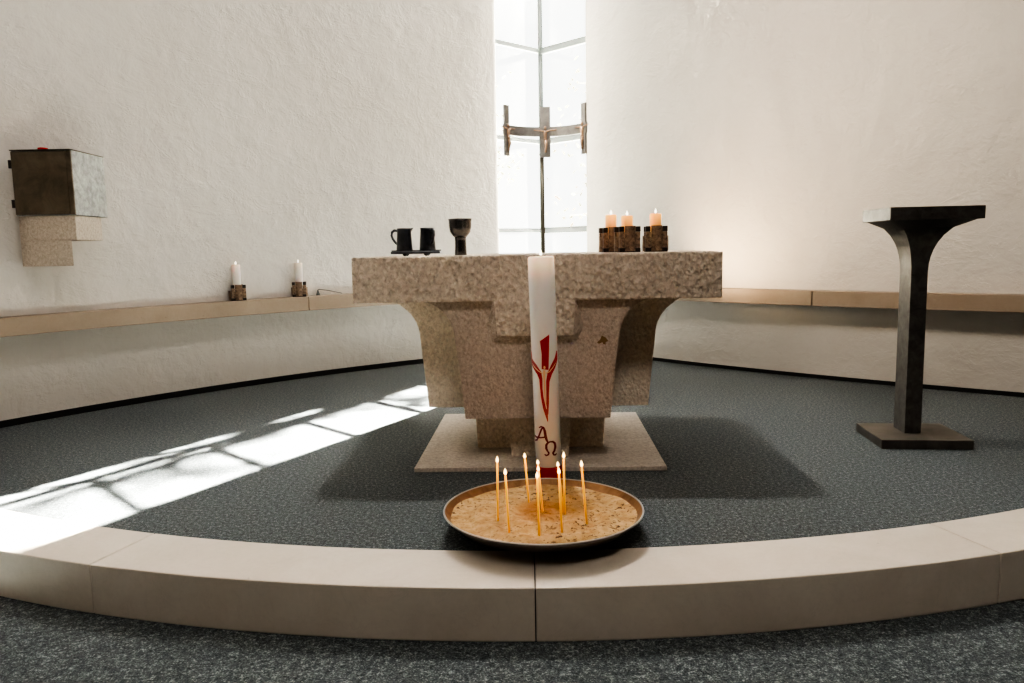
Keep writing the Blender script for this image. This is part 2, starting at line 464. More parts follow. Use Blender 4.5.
# profiles are relative to the altar's own centre line
def flare(pts_r):
    """mirror a right-hand profile (x,z from bottom to top)"""
    return pts_r + [(-x, z) for x, z in reversed(pts_r)]
def qarc(x0, z0, x1, z1, n=9):
    """smooth concave sweep from a vertical stem to a horizontal underside"""
    return [(x0 + (x1 - x0) * (1 - math.cos(t)), z0 + (z1 - z0) * math.sin(t)) for t in [PI / 2 * i / n for i in range(1, n + 1)]]
bm = bmesh.new()
D = 1.14
add_extrude_y(bm, [(-.806, ZT), (-.806, ZT - .200), (-.186, ZT - .200), (-.173, ZT - .355), (.162, ZT - .355), (.172, ZT - .200), (.806, ZT - .200), (.806, ZT)], 0, D)
obj('altar_top', bm, ALTAR, alt, bevel=.006)
for y0, y1 in ((0.001, .048), (D - .001, D - .048)):   # the apron runs out into the pedestal in sloping cheeks
    for sg, xt, xb in ((-1, -.186, -.173), (1, .172, .162)):
        bm = bmesh.new()
        P = [(xt, y0, ZT - .201), (xb, y0, ZT - .352), (xt + sg * .006, y1, ZT - .201), (xt + sg * .040, y1, ZT - .330), (xb + sg * .02, y1, ZT - .385), (xt * .5, y1, ZT - .201), (xb * .5, y1, ZT - .385)]
        vv = [bm.verts.new(p) for p in P]
        bmesh.ops.convex_hull(bm, input=vv)
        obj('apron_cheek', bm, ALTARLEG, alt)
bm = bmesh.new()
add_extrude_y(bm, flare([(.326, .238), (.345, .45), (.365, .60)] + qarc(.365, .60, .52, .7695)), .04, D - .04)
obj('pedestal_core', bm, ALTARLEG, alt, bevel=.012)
bm = bmesh.new()
for sgn in (-1, 1):
    P = [(.30, .229), (.535, .229), (.556, .45), (.568, .575)] + qarc(.568, .575, .79, .7695, 12) + [(.30, .7695)]
    add_extrude_y(bm, [(sgn * x, z) for x, z in P], .35, D - .35)
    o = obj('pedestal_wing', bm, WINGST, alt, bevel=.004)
    bm = bmesh.new()
bm.free()
bm = bmesh.new(); add_extrude_y(bm, [(-.300, .0205), (.318, .0205), (.330, .26), (-.312, .26)], .36, D - .36)
obj('pedestal_foot', bm, WINGST, alt, bevel=.004)
bm = bmesh.new(); add_extrude_y(bm, [(-.127, .0205), (.142, .0205), (.158, .26), (-.15, .26)], .19, D - .19)
obj('pedestal_pier', bm, WINGST, alt, bevel=.004)
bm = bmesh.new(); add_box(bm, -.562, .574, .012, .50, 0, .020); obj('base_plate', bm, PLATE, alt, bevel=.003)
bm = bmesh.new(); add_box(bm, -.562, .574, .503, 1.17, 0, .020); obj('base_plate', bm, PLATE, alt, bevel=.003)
bm = bmesh.new()
cyv = .0385
cloverpts = [(.262, .600), (.276, .612), (.283, .630), (.300, .622), (.312, .606), (.300, .600), (.300, .590), (.290, .592), (.286, .600), (.270, .594)]
add_extrude_y(bm, [(x + .005, z - .022) for x, z in cloverpts], cyv, cyv + .004)
o = obj('stone_inlay', bm, m_plain('ochre_inlay', (.22, .13, .05), .6), alt); o['label'] = 'small ochre stain on stone'

# ------------------------------------------------------------------ flames and candles
def flame_bm(h=.03, w=.006, z=0.0):
    return lathe([(w * .35, z), (w * .85, z + h * .18), (w, z + h * .34), (w * .72, z + h * .58), (w * .34, z + h * .82), (0, z + h)], 12, closed_top=False)

def lamp(name, loc, energy, color, radius, kind='POINT'):
    l = bpy.data.lights.new(name, kind); l.energy = energy; l.color = color
    if kind in ('POINT', 'SPOT'): l.shadow_soft_size = radius
    o = bpy.data.objects.new(name, l); COL.objects.link(o); o.location = loc
    return o

# paschal candle
pc = thing('paschal_candle', 'tall white altar candle with red crucifix, alpha and omega, lit', 'candle', (.1445, 3.12, 0))
pc.rotation_euler = (0, math.radians(-1.4), 0)
CR = .0525; CT = .965
PWAX = m_wax('paschal_wax', (.83, .785, .72), (1.0, .55, .22), CT, .13, .38, .8)
obj('candle_body', lathe([(CR - .002, .035), (CR, .038), (CR, CT - .006), (CR - .006, CT), (CR - .02, CT - .004), (0, CT - .008)], 64, closed_top=False), PWAX, pc, autosmooth=50)
obj('red_band', lathe([(CR + .0012, .037), (CR + .0012, .116)], 64, closed_top=False, closed_bot=False), RED, pc, smooth=True)
obj('candle_foot', lathe([(.085, 0), (.088, .006), (.085, .012), (.066, .016), (.062, .045), (.056, .045), (.056, .036)], 48), BRONZE_D, pc, autosmooth=40)
obj('wick', tube([(0, 0, CT - .01), (.001, 0, CT + .008)], .0015, 6), WICK, pc)
obj('flame', flame_bm(.022, .0055, CT + .004), FLAMEW, pc, smooth=True)
def cyl(u, z, r=CR + .0016, off=0.0):
    a = u / CR + off
    return (r * math.sin(a), -r * math.cos(a), z)
WS = 1.5
CAMA = math.atan2(-.02, 3.12)  # decoration faces the nave
def stroke(bm, pts, w, n=8):
    """ribbon of varying width painted round the candle; pts (u,z) metres"""
    if not isinstance(w, (list, tuple)): w = [w] * len(pts)
    w = [x * WS for x in w]
    P = []
    for i in range(len(pts) - 1):
        for k in range(n):
            t = k / n
            P.append((pts[i][0] * (1 - t) + pts[i + 1][0] * t, pts[i][1] * (1 - t) + pts[i + 1][1] * t, w[i] * (1 - t) + w[i + 1] * t))
    P.append((*pts[-1], w[-1]))
    L = []
    for i, (u, z, ww) in enumerate(P):
        a = P[max(i - 1, 0)]; b = P[min(i + 1, len(P) - 1)]
        d = Vector((b[0] - a[0], b[1] - a[1]))
        d = d.normalized() if d.length else Vector((0, 1)); nn = Vector((-d.y, d.x)) * ww / 2
        L.append((bm.verts.new(cyl(u + nn.x, z + nn.y)), bm.verts.new(cyl(u - nn.x, z - nn.y))))
    for p, q in zip(L, L[1:]):
        bm.faces.new((p[0], q[0], q[1], p[1]))
def patch(bm, quads, r=CR + .0016, n=6):
    for q in quads:
        grid = []
        for i in range(n + 1):
            s = i / n; row = []
            for j in range(n + 1):
                t = j / n
                u = (q[0][0] * (1 - t) + q[1][0] * t) * (1 - s) + (q[3][0] * (1 - t) + q[2][0] * t) * s
                z = (q[0][1] * (1 - t) + q[1][1] * t) * (1 - s) + (q[3][1] * (1 - t) + q[2][1] * t) * s
                row.append(bm.verts.new(cyl(u, z, r)))
            grid.append(row)
        for i in range(n):
            for j in range(n): bm.faces.new((grid[i][j], grid[i][j + 1], grid[i + 1][j + 1], grid[i + 1][j]))
# px -> candle surface: candle is 26 px = .105 m wide; z at px y
def cz(py): return .977 - (py - 256) * (.966 - .0915) / (470 - 256)
def cu(px, py):
    c = 541 + (py - 256) * (549 - 541) / (470 - 256.0); x = (px - c) * .1045 / 26.2
    return CR * math.asin(max(-.985, min(.985, x / CR)))
def cp(px, py): return (cu(px, py), cz(py))
# close-up crop of the emblem: 4.55x from (515,325)
def e(cx, cy): return cp(515 + cx / 4.55, 325 + cy / 4.55)
bm = bmesh.new()
patch(bm, [(e(112, 70), e(153, 42), e(152, 130), e(120, 130)), (e(120, 130), e(152, 130), e(150, 200), e(120, 195))])
stroke(bm, [e(74, 120), e(77, 158), e(90, 185), e(108, 212), e(116, 240), e(118, 280), e(122, 320), e(132, 370), e(146, 430)], [.006, .016, .017, .014, .009, .007, .007, .008, .002])
stroke(bm, [e(188, 120), e(185, 155), e(172, 185), e(156, 215), e(147, 250), e(146, 300), e(146, 350), e(147, 400)], [.006, .015, .016, .013, .009, .007, .007, .003])
stroke(bm, [e(124, 340), e(132, 372), e(140, 385), e(146, 432)], [.005, .006, .008, .002])
o = obj('painted_emblem', bm, RED, pc); o['label'] = 'red crucifix emblem'
bm = bmesh.new()  # pale figure of the emblem
def rot_disc(bm, c, ru, rz, r=CR + .0024):
    ctr = bm.verts.new(cyl(c[0], c[1], r)); rim = [bm.verts.new(cyl(c[0] + ru * math.cos(t), c[1] + rz * math.sin(t), r)) for t in [2 * PI * i / 14 for i in range(14)]]
    for i in range(14): bm.faces.new((ctr, rim[i], rim[(i + 1) % 14]))
_cyl = cyl
def cyl(u, z, r=CR + .0022, off=0.0): return _cyl(u, z, r, off)
WS = .72
rot_disc(bm, e(132, 188), .0042, .0065)
stroke(bm, [e(80, 172), e(92, 190), e(108, 205), e(124, 214)], [.003, .0045, .005, .006])
stroke(bm, [e(182, 172), e(168, 192), e(154, 208), e(138, 214)], [.003, .0045, .005, .006])
stroke(bm, [e(131, 200), e(131, 225), e(132, 260), e(133, 300), e(136, 335), e(139, 360)], [.012, .012, .0085, .0085, .006, .004])
cyl = _cyl
o = obj('emblem_figure', bm, m_plain('ivory_wax', (.86, .60, .36), .4), pc)
WS = 1.55
bm = bmesh.new()
def E2(cx, cy): return e(cx, cy)
# letter A (uncial, with bowed top) and letter omega
stroke(bm, [E2(92, 526), E2(100, 520), E2(108, 500), E2(118, 470), E2(124, 460)], [.004, .005, .005, .005, .004])
stroke(bm, [E2(108, 462), E2(118, 456), E2(128, 460), E2(133, 475), E2(137, 500), E2(142, 518), E2(147, 526)], [.003, .004, .005, .007, .007, .006, .004])
stroke(bm, [E2(88, 502), E2(98, 508), E2(116, 507), E2(136, 503)], [.004, .005, .004, .004])
o = obj('letter_alpha', bm, DARKRED, pc); o['label'] = 'dark red letter A'
bm = bmesh.new()
stroke(bm, [E2(133, 582), E2(140, 588), E2(149, 584), E2(152, 576), E2(146, 568), E2(140, 555), E2(140, 540), E2(147, 529), E2(158, 525), E2(170, 526), E2(179, 535), E2(181, 552), E2(177, 568), E2(170, 578), E2(174, 587), E2(182, 588), E2(187, 582)],
       [.003, .004, .004, .004, .004, .006, .006, .005, .004, .005, .006, .007, .006, .005, .004, .004, .003])
o = obj('letter_omega', bm, DARKRED, pc); o['label'] = 'dark red letter omega'

# ------------------------------------------------------------------ dish of sand with tapers
DX, DY = .099, 2.652; DR = .350
dish = thing('shallow_dish', 'wide shallow grey metal dish of sand holding thin lit tapers, in front of the altar', 'dish', (DX, DY, 0))
obj('bowl', lathe([(.0, .016), (.17, .018), (.25, .030), (.31, .055), (.343, .084), (.3495, .0915), (.344, .0915), (.335, .080), (.305, .050), (.245, .030), (.17, .022), (0, .021)], 96, closed_top=False, closed_bot=False), DISH, dish, smooth=True)
o = obj('inner_wall', lathe([(.3438, .0918), (.3335, .080), (.318, .0655), (.304, .0545)], 96, closed_top=False, closed_bot=False), m_bronze('dish_inside', (.17, .085, .036), (.30, .17, .08), .42, .5, 14, .1), dish, smooth=True); o['label'] = 'inner wall coloured warm brown as if mirroring the sand'  # brown stands for the lit sand reflected in the grey metal
o = obj('rim', lathe([(.3438, .0921), (.3445, .0945), (.3475, .0955), (.350, .0942), (.3505, .0918)], 96, closed_top=False, closed_bot=False), m_plain('bare_rim_metal', (.42, .40, .38), .4, .3), dish, smooth=True); o['label'] = 'bright bare metal rim'
obj('foot_ring', lathe([(.13, 0), (.13, .019), (.10, .019), (.10, 0)], 48), DISH, dish)
SZ = .070
bm = bmesh.new()
nr, ns = 44, 110; rows = []
def sand_z(r, a):
    z = SZ + .0062 * math.sin(r * 62 + .6 * math.sin(a * 2)) * (1 if .05 < r < .27 else .35) + .004 * math.cos(r * 9) - .002
    z += .0016 * math.sin(a * 5 + r * 40) + .0012 * math.sin(a * 11 - r * 70)
    if r > .285: z += (r - .285) * .16
    return z
ctr = bm.verts.new((0, 0, sand_z(0, 0)))
for i in range(1, nr + 1):
    r = .327 * i / nr
    rows.append([bm.verts.new((r * math.cos(2 * PI * j / ns), r * math.sin(2 * PI * j / ns), sand_z(r, 2 * PI * j / ns))) for j in range(ns)])
for j in range(ns): bm.faces.new((ctr, rows[0][j], rows[0][(j + 1) % ns]))
for a, b in zip(rows, rows[1:]):
    for j in range(ns): bm.faces.new((a[j], b[j], b[(j + 1) % ns], a[(j + 1) % ns]))
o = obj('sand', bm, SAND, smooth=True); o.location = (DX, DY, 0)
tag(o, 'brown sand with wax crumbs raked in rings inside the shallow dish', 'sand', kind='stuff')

def ray(px, py):
    return fw + rt * ((px - 512) / F_PX) + up * (-(py - 341.5) / F_PX)
def on_z(px, py, z):
    d = ray(px, py); t = (z - CAM_H) / d.z; return Vector((d.x * t, d.y * t, z))
def on_y(px, py, y):
    d = ray(px, py); t = y / d.y; return Vector((d.x * t, y, CAM_H + d.z * t))
tp = [((290, 335), (287, 97), 'thin lit yellow taper, leftmost in the dish of sand'),
      ((338, 395), (322, 150), 'thin lit yellow taper second from the left, at front left of the dish'),
      ((423, 272), (405, 78), 'thin lit yellow taper leaning left, third from the left in the dish'),
      ((482, 310), (463, 132), 'thin lit yellow taper, middle of three lined up before big candle left edge'),
      ((467, 410), (458, 164), 'thin lit yellow taper nearest the front rim of the dish'),
      ((563, 385), (551, 146), 'thin lit yellow taper, nearer of close pair before big candle right edge'),
      ((575, 312), (571, 78), 'upright thin lit yellow taper just right of big candle, its flame highest'),
      ((668, 350), (648, 115), 'thin lit yellow taper leaning left, rightmost in the dish of sand'),
      ((478, 275), (461, 104), 'thin lit yellow taper, farthest of three lined up before big candle left edge'),
      ((568, 300), (547, 114), 'thin lit yellow taper, farther of close pair before big candle right edge')]
proto = None
FL = []
for (bx, by), (fx, fy), lab in tp:
    b = on_z(430 + bx / 4.27, 440 + by / 4.27, SZ); t = on_y(430 + fx / 4.27, 440 + fy / 4.27, b.y + .004)
    d = t - b; L = d.length
    if proto is None:
        proto = thing('taper_candle', lab, 'candle', group='lit tapers in the dish of sand')
        obj('taper_stem', lathe([(.0040, -.022), (.0040, .05), (.0037, .1395), (.0018, .1425)], 10), TAPERWAX, proto, smooth=True)
        obj('wick', tube([(0, 0, .141), (.0008, 0, .148)], .0008, 5), WICK, proto)
        obj('flame', flame_bm(.017, .0056, .143), FLAME, proto, smooth=True)
        o = proto
    else:
        o = copy_tree(proto)
    o['label'] = lab
    o.location = b; q = Vector((0, 0, 1)).rotation_difference(d); o.rotation_mode = 'QUATERNION'; o.rotation_quaternion = q
    s = L / .1425; o.scale = (1, 1, s)
    FL.append(t + Vector((0, 0, .016)))

# ------------------------------------------------------------------ candle holders with candles
def make_holder(label, group):
    h = thing('candle_holder', label, 'candle holder', group=group)
    obj('base', box(-.050, .050, -.050, .050, 0, .018), BRONZE_D, h, bevel=.002)
    for sx in (-1, 1):
        for sy in (-1, 1):
            bm = bmesh.new(); add_box(bm, *(sorted((sx * .026, sx * .049))), *(sorted((sy * .026, sy * .049))), .0185, .088)
            po = obj('corner_post', bm, BRONZE, h, bevel=.002)
            bm = bmesh.new(); add_box(bm, *(sorted((sx * .028, sx * .050))), *(sorted((sy * .028, sy * .050))), .0885, .112)
            obj('corner_cap', bm, BRONZE_D, po, bevel=.002)
    obj('socket', lathe([(.046, .018), (.046, .060), (.034, .060), (.034, .020), (0, .020)], 24, closed_top=False), BRONZE_D, h)
    for k in range(4):
        bm = bmesh.new()
        n = 6
        f = [[], []]
        for i in range(n + 1):
            u = -.025 + .05 * i / n; bow = .010 * (1 - (u / .025) ** 2)
            f[0].append((u, -.050 - bow)); f[1].append((u, -.047))
        R = Matrix.Rotation(k * PI / 2, 2)
        add_strip_prism(bm, [tuple(R @ Vector(p)) for p in f[0]], [tuple(R @ Vector(p)) for p in f[1]], .004, .114 if k % 2 == 0 else .070)
        obj('relief_panel', bm, BRONZE, h, autosmooth=50)
    return h
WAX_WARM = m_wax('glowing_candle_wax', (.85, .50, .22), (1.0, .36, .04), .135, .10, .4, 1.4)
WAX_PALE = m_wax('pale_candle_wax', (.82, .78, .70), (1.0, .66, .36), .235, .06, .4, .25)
def make_candle(label, wax, group, r, h):
    c = thing('pillar_candle', label, 'candle', group=group)
    obj('candle_body', lathe([(r, .0), (r, h - .004), (r - .003, h), (r - .010, h - .003), (0, h - .006)], 32, closed_top=False), wax, c, autosmooth=50)
    obj('wick', tube([(0, 0, h - .007), (.001, 0, h + .008)], .0012, 6), WICK, c)
    obj('flame', flame_bm(.021, .0048, h + .003), FLAMEW, c, smooth=True)
    return c
AT = ZT + .001
H0 = None; C0 = None
acand = []
for px, y, rz, top, l1, l2 in ((611.0, 3.81, 8, 210, 'brown bronze candle holder on the altar, left of the three', 'short lit pillar candle on the altar, leftmost of three glowing orange'),
                          (627.0, 3.645, 9, 215, 'brown bronze candle holder on the altar, middle of the three', 'short lit pillar candle on the altar, lowest of three, in the middle holder'),
                          (655.5, 3.66, -4, 216, 'brown bronze candle holder on the altar, right of the three', 'short lit pillar candle on the altar, set apart at right of three')):
    x = on_y(px, 240, y).x
    if H0 is None:
        H0 = make_holder(l1, 'bronze candle holders on the altar'); h = H0
        C0 = make_candle(l2, WAX_WARM, 'pillar candles on the altar', .0265, .135); c = C0
    else:
        h = copy_tree(H0); c = copy_tree(C0)
    h['label'] = l1; c['label'] = l2
    h.location = (x, y, AT); h.rotation_euler = (0, 0, math.radians(rz)); h.scale = (1.0, 1.0, 1.05)
    c.location = (x, y, AT + .0215 + {210: .022, 215: .010, 216: .018}[top])
    acand.append(Vector((x, y, AT + .185)))
# two on the left ledge
lcand = []
C1 = None
for px, py, rz, l1, l2 in ((236, 300, 6, 'brown bronze candle holder on the left ledge, nearer the tabernacle', 'slim white lit candle on the left ledge, nearer the tabernacle'),
                       (298.5, 297, -14, 'brown bronze candle holder on the left ledge, nearer the altar', 'slim white lit candle on the left ledge, nearer the altar')):
    d = ray(px, 270); a = 0
    # walk along the sight line to the middle of the ledge
    best = min((abs(math.hypot(d.x * t - LC[0], d.y * t - LC[1]) - (LR - .155)), t) for t in [4 + i * .005 for i in range(600)])
    t = best[1]; x, y = d.x * t, d.y * t
    h = copy_tree(H0); h['label'] = l1; h['group'] = 'bronze candle holders on the left ledge'
    h.location = (x, y, ZL1 + .001); h.rotation_euler = (0, 0, math.radians(rz) + .45); h.scale = (1.02, 1.02, 1.0)
    if C1 is None:
        C1 = make_candle(l2, WAX_PALE, 'slim candles on the left ledge', .029, .235); c = C1
    else: c = copy_tree(C1)
    c['label'] = l2; c.location = (x, y, ZL1 + .0225)
    lcand.append(Vector((x, y, ZL1 + .29)))

# candle snuffer lying on the left ledge
sp = on_z(318, 295.5, ZL1 + .02); 
sn = thing('candle_snuffer', 'small grey metal candle snuffer with thin bent handle lying on left ledge', 'snuffer', (0, 0, 0))
d = ray(318, 292); t = min((abs(math.hypot(d.x * t - LC[0], d.y * t - LC[1]) - (LR - .15)), t) for t in [4 + i * .005 for i in range(700)])[1]
sx, sy = d.x * t, d.y * t
sn.location = (sx, sy, ZL1 + .001)
obj('snuffer_cone', lathe([(.018, 0), (.016, .004), (.004, .042), (0, .044)], 20, closed_top=False), FRAME, sn, smooth=True)
obj('handle', tube([(0, 0, .042), (.01, .008, .045), (.07, .06, .034), (.16, .13, .006)], .0035, 8), FRAME, sn, smooth=True)

# ------------------------------------------------------------------ cruets, tray, chalice
TYY = 3.72
x0 = on_y(392.5, 250, TYY).x; x1 = on_y(441, 250, TYY).x; TXc = (x0 + x1) / 2
AT -= .003 * 0
tr = thing('serving_tray', 'small flat dark tray on short feet on the altar, under two jugs', 'tray', (TXc, TYY, AT), math.radians(1))
W = (x1 - x0) / 2
bm = box(-W, W, -.07, .07, .010, .022); obj('tray_plate', bm, PEWTER, tr, bevel=.003)
for ya, yb in ((-.066, -.060), (.060, .066)): obj('tray_rim', box(-W + .004, W - .004, ya, yb, .0222, .028), PEWTER, tr)
for fx in (-.45, .42):
    for fy in (-.045, .045):
        obj('foot', lathe([(.004, 0), (.010, .004), (.012, .0102)], 14, cx=fx * W, cy=fy), PEWTER, tr)
h1 = thing('jug', 'dark metal jug with handle on its left, left on the tray', 'jug', (on_y(404.5, 240, TYY).x, TYY, AT + .0225), 0, 'dark jugs on the altar tray')
obj('jug_body', lathe([(.0, .0), (.0385, 0), (.040, .003), (.037, .04), (.034, .080), (.033, .100), (.0345, .108), (.0325, .108), (.031, .100), (.032, .05), (0, .02)], 36, closed_top=False, closed_bot=False), PEWTER, h1, smooth=True)
bm = bmesh.new()
vs = [bm.verts.new(p) for p in ((.030, -.009, .108), (.030, .009, .108), (.0445, 0, .110), (.032, 0, .088))]
for f in ((0, 2, 3), (1, 2, 3), (0, 1, 2), (0, 1, 3)): bm.faces.new([vs[i] for i in f])
obj('spout', bm, PEWTER, h1)
def handle(bm, s=-1):
    add_tube(bm, [(s * .032, 0, .096), (s * .046, 0, .099), (s * .058, 0, .090), (s * .060, 0, .075), (s * .054, 0, .058), (s * .044, 0, .044), (s * .036, 0, .034)], [.0068, .0068, .0065, .0062, .006, .0058, .0055], 10)
bm = bmesh.new(); handle(bm); obj('handle', bm, PEWTER, h1, smooth=True)
h2 = copy_tree(h1); h2['label'] = 'dark metal jug with handle turned to front right, right on the tray'
h2.location = (on_y(427.5, 240, TYY).x, TYY, AT + .0225); h2.rotation_euler = (0, 0, math.radians(128))
ch = thing('chalice', 'dark metal chalice with wide cup on thick straight stem, on the altar', 'chalice', (on_y(460.5, 240, 3.68).x, 3.68, AT))
obj('cup', lathe([(.026, .085), (.036, .096), (.047, .112), (.051, .135), (.0525, .165), (.055, .176), (.0525, .177), (.049, .165), (.047, .13), (.035, .108), (0, .098)], 44, closed_top=False), CHALICE, ch, smooth=True)
obj('stem', lathe([(0, 0), (.0275, 0), (.0280, .004), (.0265, .03), (.0255, .07), (.027, .088), (.030, .092), (0, .094)], 40, closed_top=False, closed_bot=False), CHALICE, ch, autosmooth=50)

ch.scale = (1.02, 1.02, .955)
# ------------------------------------------------------------------ lectern
lect = thing('lectern', 'dark metal lectern with flat top on flaring square column and square base', 'lectern', (2.04, 3.85, 0), math.radians(-6))
obj('base', box(-.241, .182, -.19, .18, 0, .045), m_bronze('lectern_base_steel', (.11, .095, .08), (.17, .15, .13), .42, .6, 10, .12), lect, bevel=.003)
bm = bmesh.new()
rings = []
stem = (-.083, -.006, -.048, .095); head = (-.232, .168, -.182, .182)
for t in [0, .2, .4, .6] + [.6 + .4 * k / 12 for k in range(1, 13)]:
    z = .045 + (1.0955 - .045) * t
    q = max(0, (z - .845) / (1.0955 - .845)); w_ = 1 - math.sqrt(max(0, 1 - q ** 2.1)) if q < 1 else .93
    c4 = [a * (1 - w_) + b * w_ for a, b in zip(stem, head)]
    rings.append([bm.verts.new((x, y, z)) for x, y in ((c4[0], c4[2]), (c4[1], c4[2]), (c4[1], c4[3]), (c4[0], c4[3]))])
for a, b in zip(rings, rings[1:]):
    for i in range(4): bm.faces.new((a[i], a[(i + 1) % 4], b[(i + 1) % 4], b[i]))
bm.faces.new(rings[0]); bm.faces.new(rings[-1])
obj('column', bm, STEEL, lect, autosmooth=40)
obj('top_plate', box(-.242, .178, -.192, .192, 1.096, 1.1565), STEEL, lect, bevel=.002)

# ------------------------------------------------------------------ tabernacle, corbel, vigil light
TBX0, TBX1, TBY, TBZ = -2.796, -2.456, 4.47, 1.2305
tb = thing('tabernacle', 'dark bronze tabernacle box with hinged door and pale textured side, on stone wall bracket', 'tabernacle', (TBX0, TBY, TBZ))
w = TBX1 - TBX0; hT = .362
def wall_y(x):   # where the plastered left wall stands behind a given x
    return LC[1] + math.sqrt((LR - UPOFF) ** 2 - (x - LC[0]) ** 2) - .006
def wall_block(name, x0, x1, y0, z0, z1, mat, parent, taper=0.0, dmax=9.0):
    """block that runs back to the curved wall and stops at it (world plan, local to parent)"""
    px, py, pz = parent.location
    yb0, xb1 = wall_y(x0 + px), x1 - taper
    P = [(x0, y0), (x1, y0), (xb1, wall_y(xb1 + px) - py)]
    for k in (.9, .75, .5, .25): xx = x0 + (xb1 - x0) * k; P.append((xx, wall_y(xx + px) - py))
    P.append((x0, yb0 - py))
    P = [(x, min(y, dmax)) for x, y in P]
    bm = bmesh.new()
    lo = [bm.verts.new((x, y, z0)) for x, y in P]; hi = [bm.verts.new((x, y, z1)) for x, y in P]
    bm.faces.new(lo); bm.faces.new(hi)
    for i in range(len(P)): bm.faces.new((lo[i], lo[(i + 1) % len(P)], hi[(i + 1) % len(P)], hi[i]))
    return obj(name, bm, mat, parent, bevel=.003)
o = wall_block('case', 0, w, .012, 0, hT, SIDEBR, tb, .012, .385)
o = obj('door', box(.004, w - .028, 0, .0115, .006, hT - .006), DOORBR, tb, bevel=.003); o['label'] = 'dark patinated door'
obj('door_frame', box(w - .026, w - .001, .001, .0115, .004, hT - .004), DOORBR, tb, bevel=.002)
for z in (.045, .265): obj('hinge', tube([(-.006, .004, z), (-.006, .004, z + .045)], .008, 10), BRONZE_D, tb)
wall_block('roof_plate', -.002, w + .002, -.002, hT + .0005, hT + .005, DOORBR, tb, .012, .388)
co = thing('stone_bracket', 'stepped pale stone wall bracket carrying the tabernacle', 'bracket', (TBX0, TBY, .945))
wall_block('upper_block', .048, w - .010, .015, .146, .285, CORBEL, co, .02, .34)
wall_block('lower_block', .048, w - .032, .0, 0, .1455, CORBEL, co, .20)
wall_block('back_slab', -.020, .0475, .06, 0, .285, CORBEL, co, 0)
vl = thing('vigil_light', 'small red glass vigil light on top of the tabernacle', 'vigil light', (TBX0 + .160, TBY + .05, TBZ + hT + .0055))
obj('glass_cup', lathe([(.022, 0), (.026, .006), (.0265, .012), (.022, .014), (.018, .009), (0, .008)], 24, closed_top=False), REDGLASS, vl, smooth=True)

# ------------------------------------------------------------------ processional cross behind the altar
PX, PY = .211, 5.02
pcx = thing('processional_cross', 'dark metal standing cross on pole behind the altar, three crucifixes on one curved band', 'cross', (PX, PY, 0), math.radians(-3))
obj('pole', tube([(0, .012, .02), (0, .012, 1.60)], .0115, 12), m_plain('pole_bronze', (.10, .09, .06), .4, .5), pcx, smooth=True)
obj('pole_base', lathe([(.17, 0), (.17, .012), (.05, .022), (.02, .06), (0, .06)], 36, closed_top=False), CROSSM, pcx, autosmooth=40)
R_, AM = .274, math.radians(60)
def ringp(a, r=R_): return (.022 + r * math.sin(a), -R_ + r * math.cos(a) + 0.0)
n = 28
aa = [-AM - .12 + (2 * AM + .24) * i / n for i in range(n + 1)]
obj('band', strip_prism([ringp(a, R_ - .006) for a in aa], [ringp(a, R_ + .006) for a in aa], 1.690, 1.749), CROSSM, pcx, autosmooth=40)
def corpus_bm(scale=1.0):
    bm = bmesh.new(); s = scale
    add_tube(bm, [(0, 0, 0), (0, 0, -.02), (0, 0, -.045), (.002, 0, -.06)], [.009 * s, .010 * s, .007 * s, .009 * s], 10)          # chest to hips
    add_tube(bm, [(.002, 0, -.058), (.005, -.006, -.085), (.001, 0, -.115), (0, -.002, -.13)], [.009 * s, .008 * s, .006 * s, .006 * s], 10)  # legs
    for q in (-1, 1): add_tube(bm, [(0, 0, -.004), (q * .028, 0, .004), (q * .055, 0, .006), (q * .072, 0, .008)], [.006, .0048, .004, .004], 8)
    add_lathe(bm, [(0, .008), (.006, .011), (.0085, .020), (.006, .029), (0, .032)], 12, closed_top=False, closed_bot=False)
    return bm
for k, a in enumerate((0, -AM, AM)):
    c, s = ringp(a), a
    sub = bpy.data.objects.new('x', None)
    bm = box(-.032 if k == 0 else -.022, .032 if k == 0 else .022, -.009, .007, 1.563 if k == 0 else 1.562, 1.872 if k == 0 else 1.866)
    bmesh.ops.rotate(bm, verts=bm.verts, cent=(0, 0, 0), matrix=Matrix.Rotation(-a, 3, 'Z')); bmesh.ops.translate(bm, verts=bm.verts, vec=(c[0], c[1], 0))
    bpy.data.objects.remove(sub)
    up_ = obj('upright', bm, CROSSM, pcx, bevel=.002)
    bm = corpus_bm(1.15)
    bmesh.ops.translate(bm, verts=bm.verts, vec=(0, -.016, 1.722))
    bmesh.ops.rotate(bm, verts=bm.verts, cent=(0, 0, 0), matrix=Matrix.Rotation(-a, 3, 'Z')); bmesh.ops.translate(bm, verts=bm.verts, vec=(c[0], c[1], 0))
    obj('corpus', bm, CORPUS, up_, smooth=True)

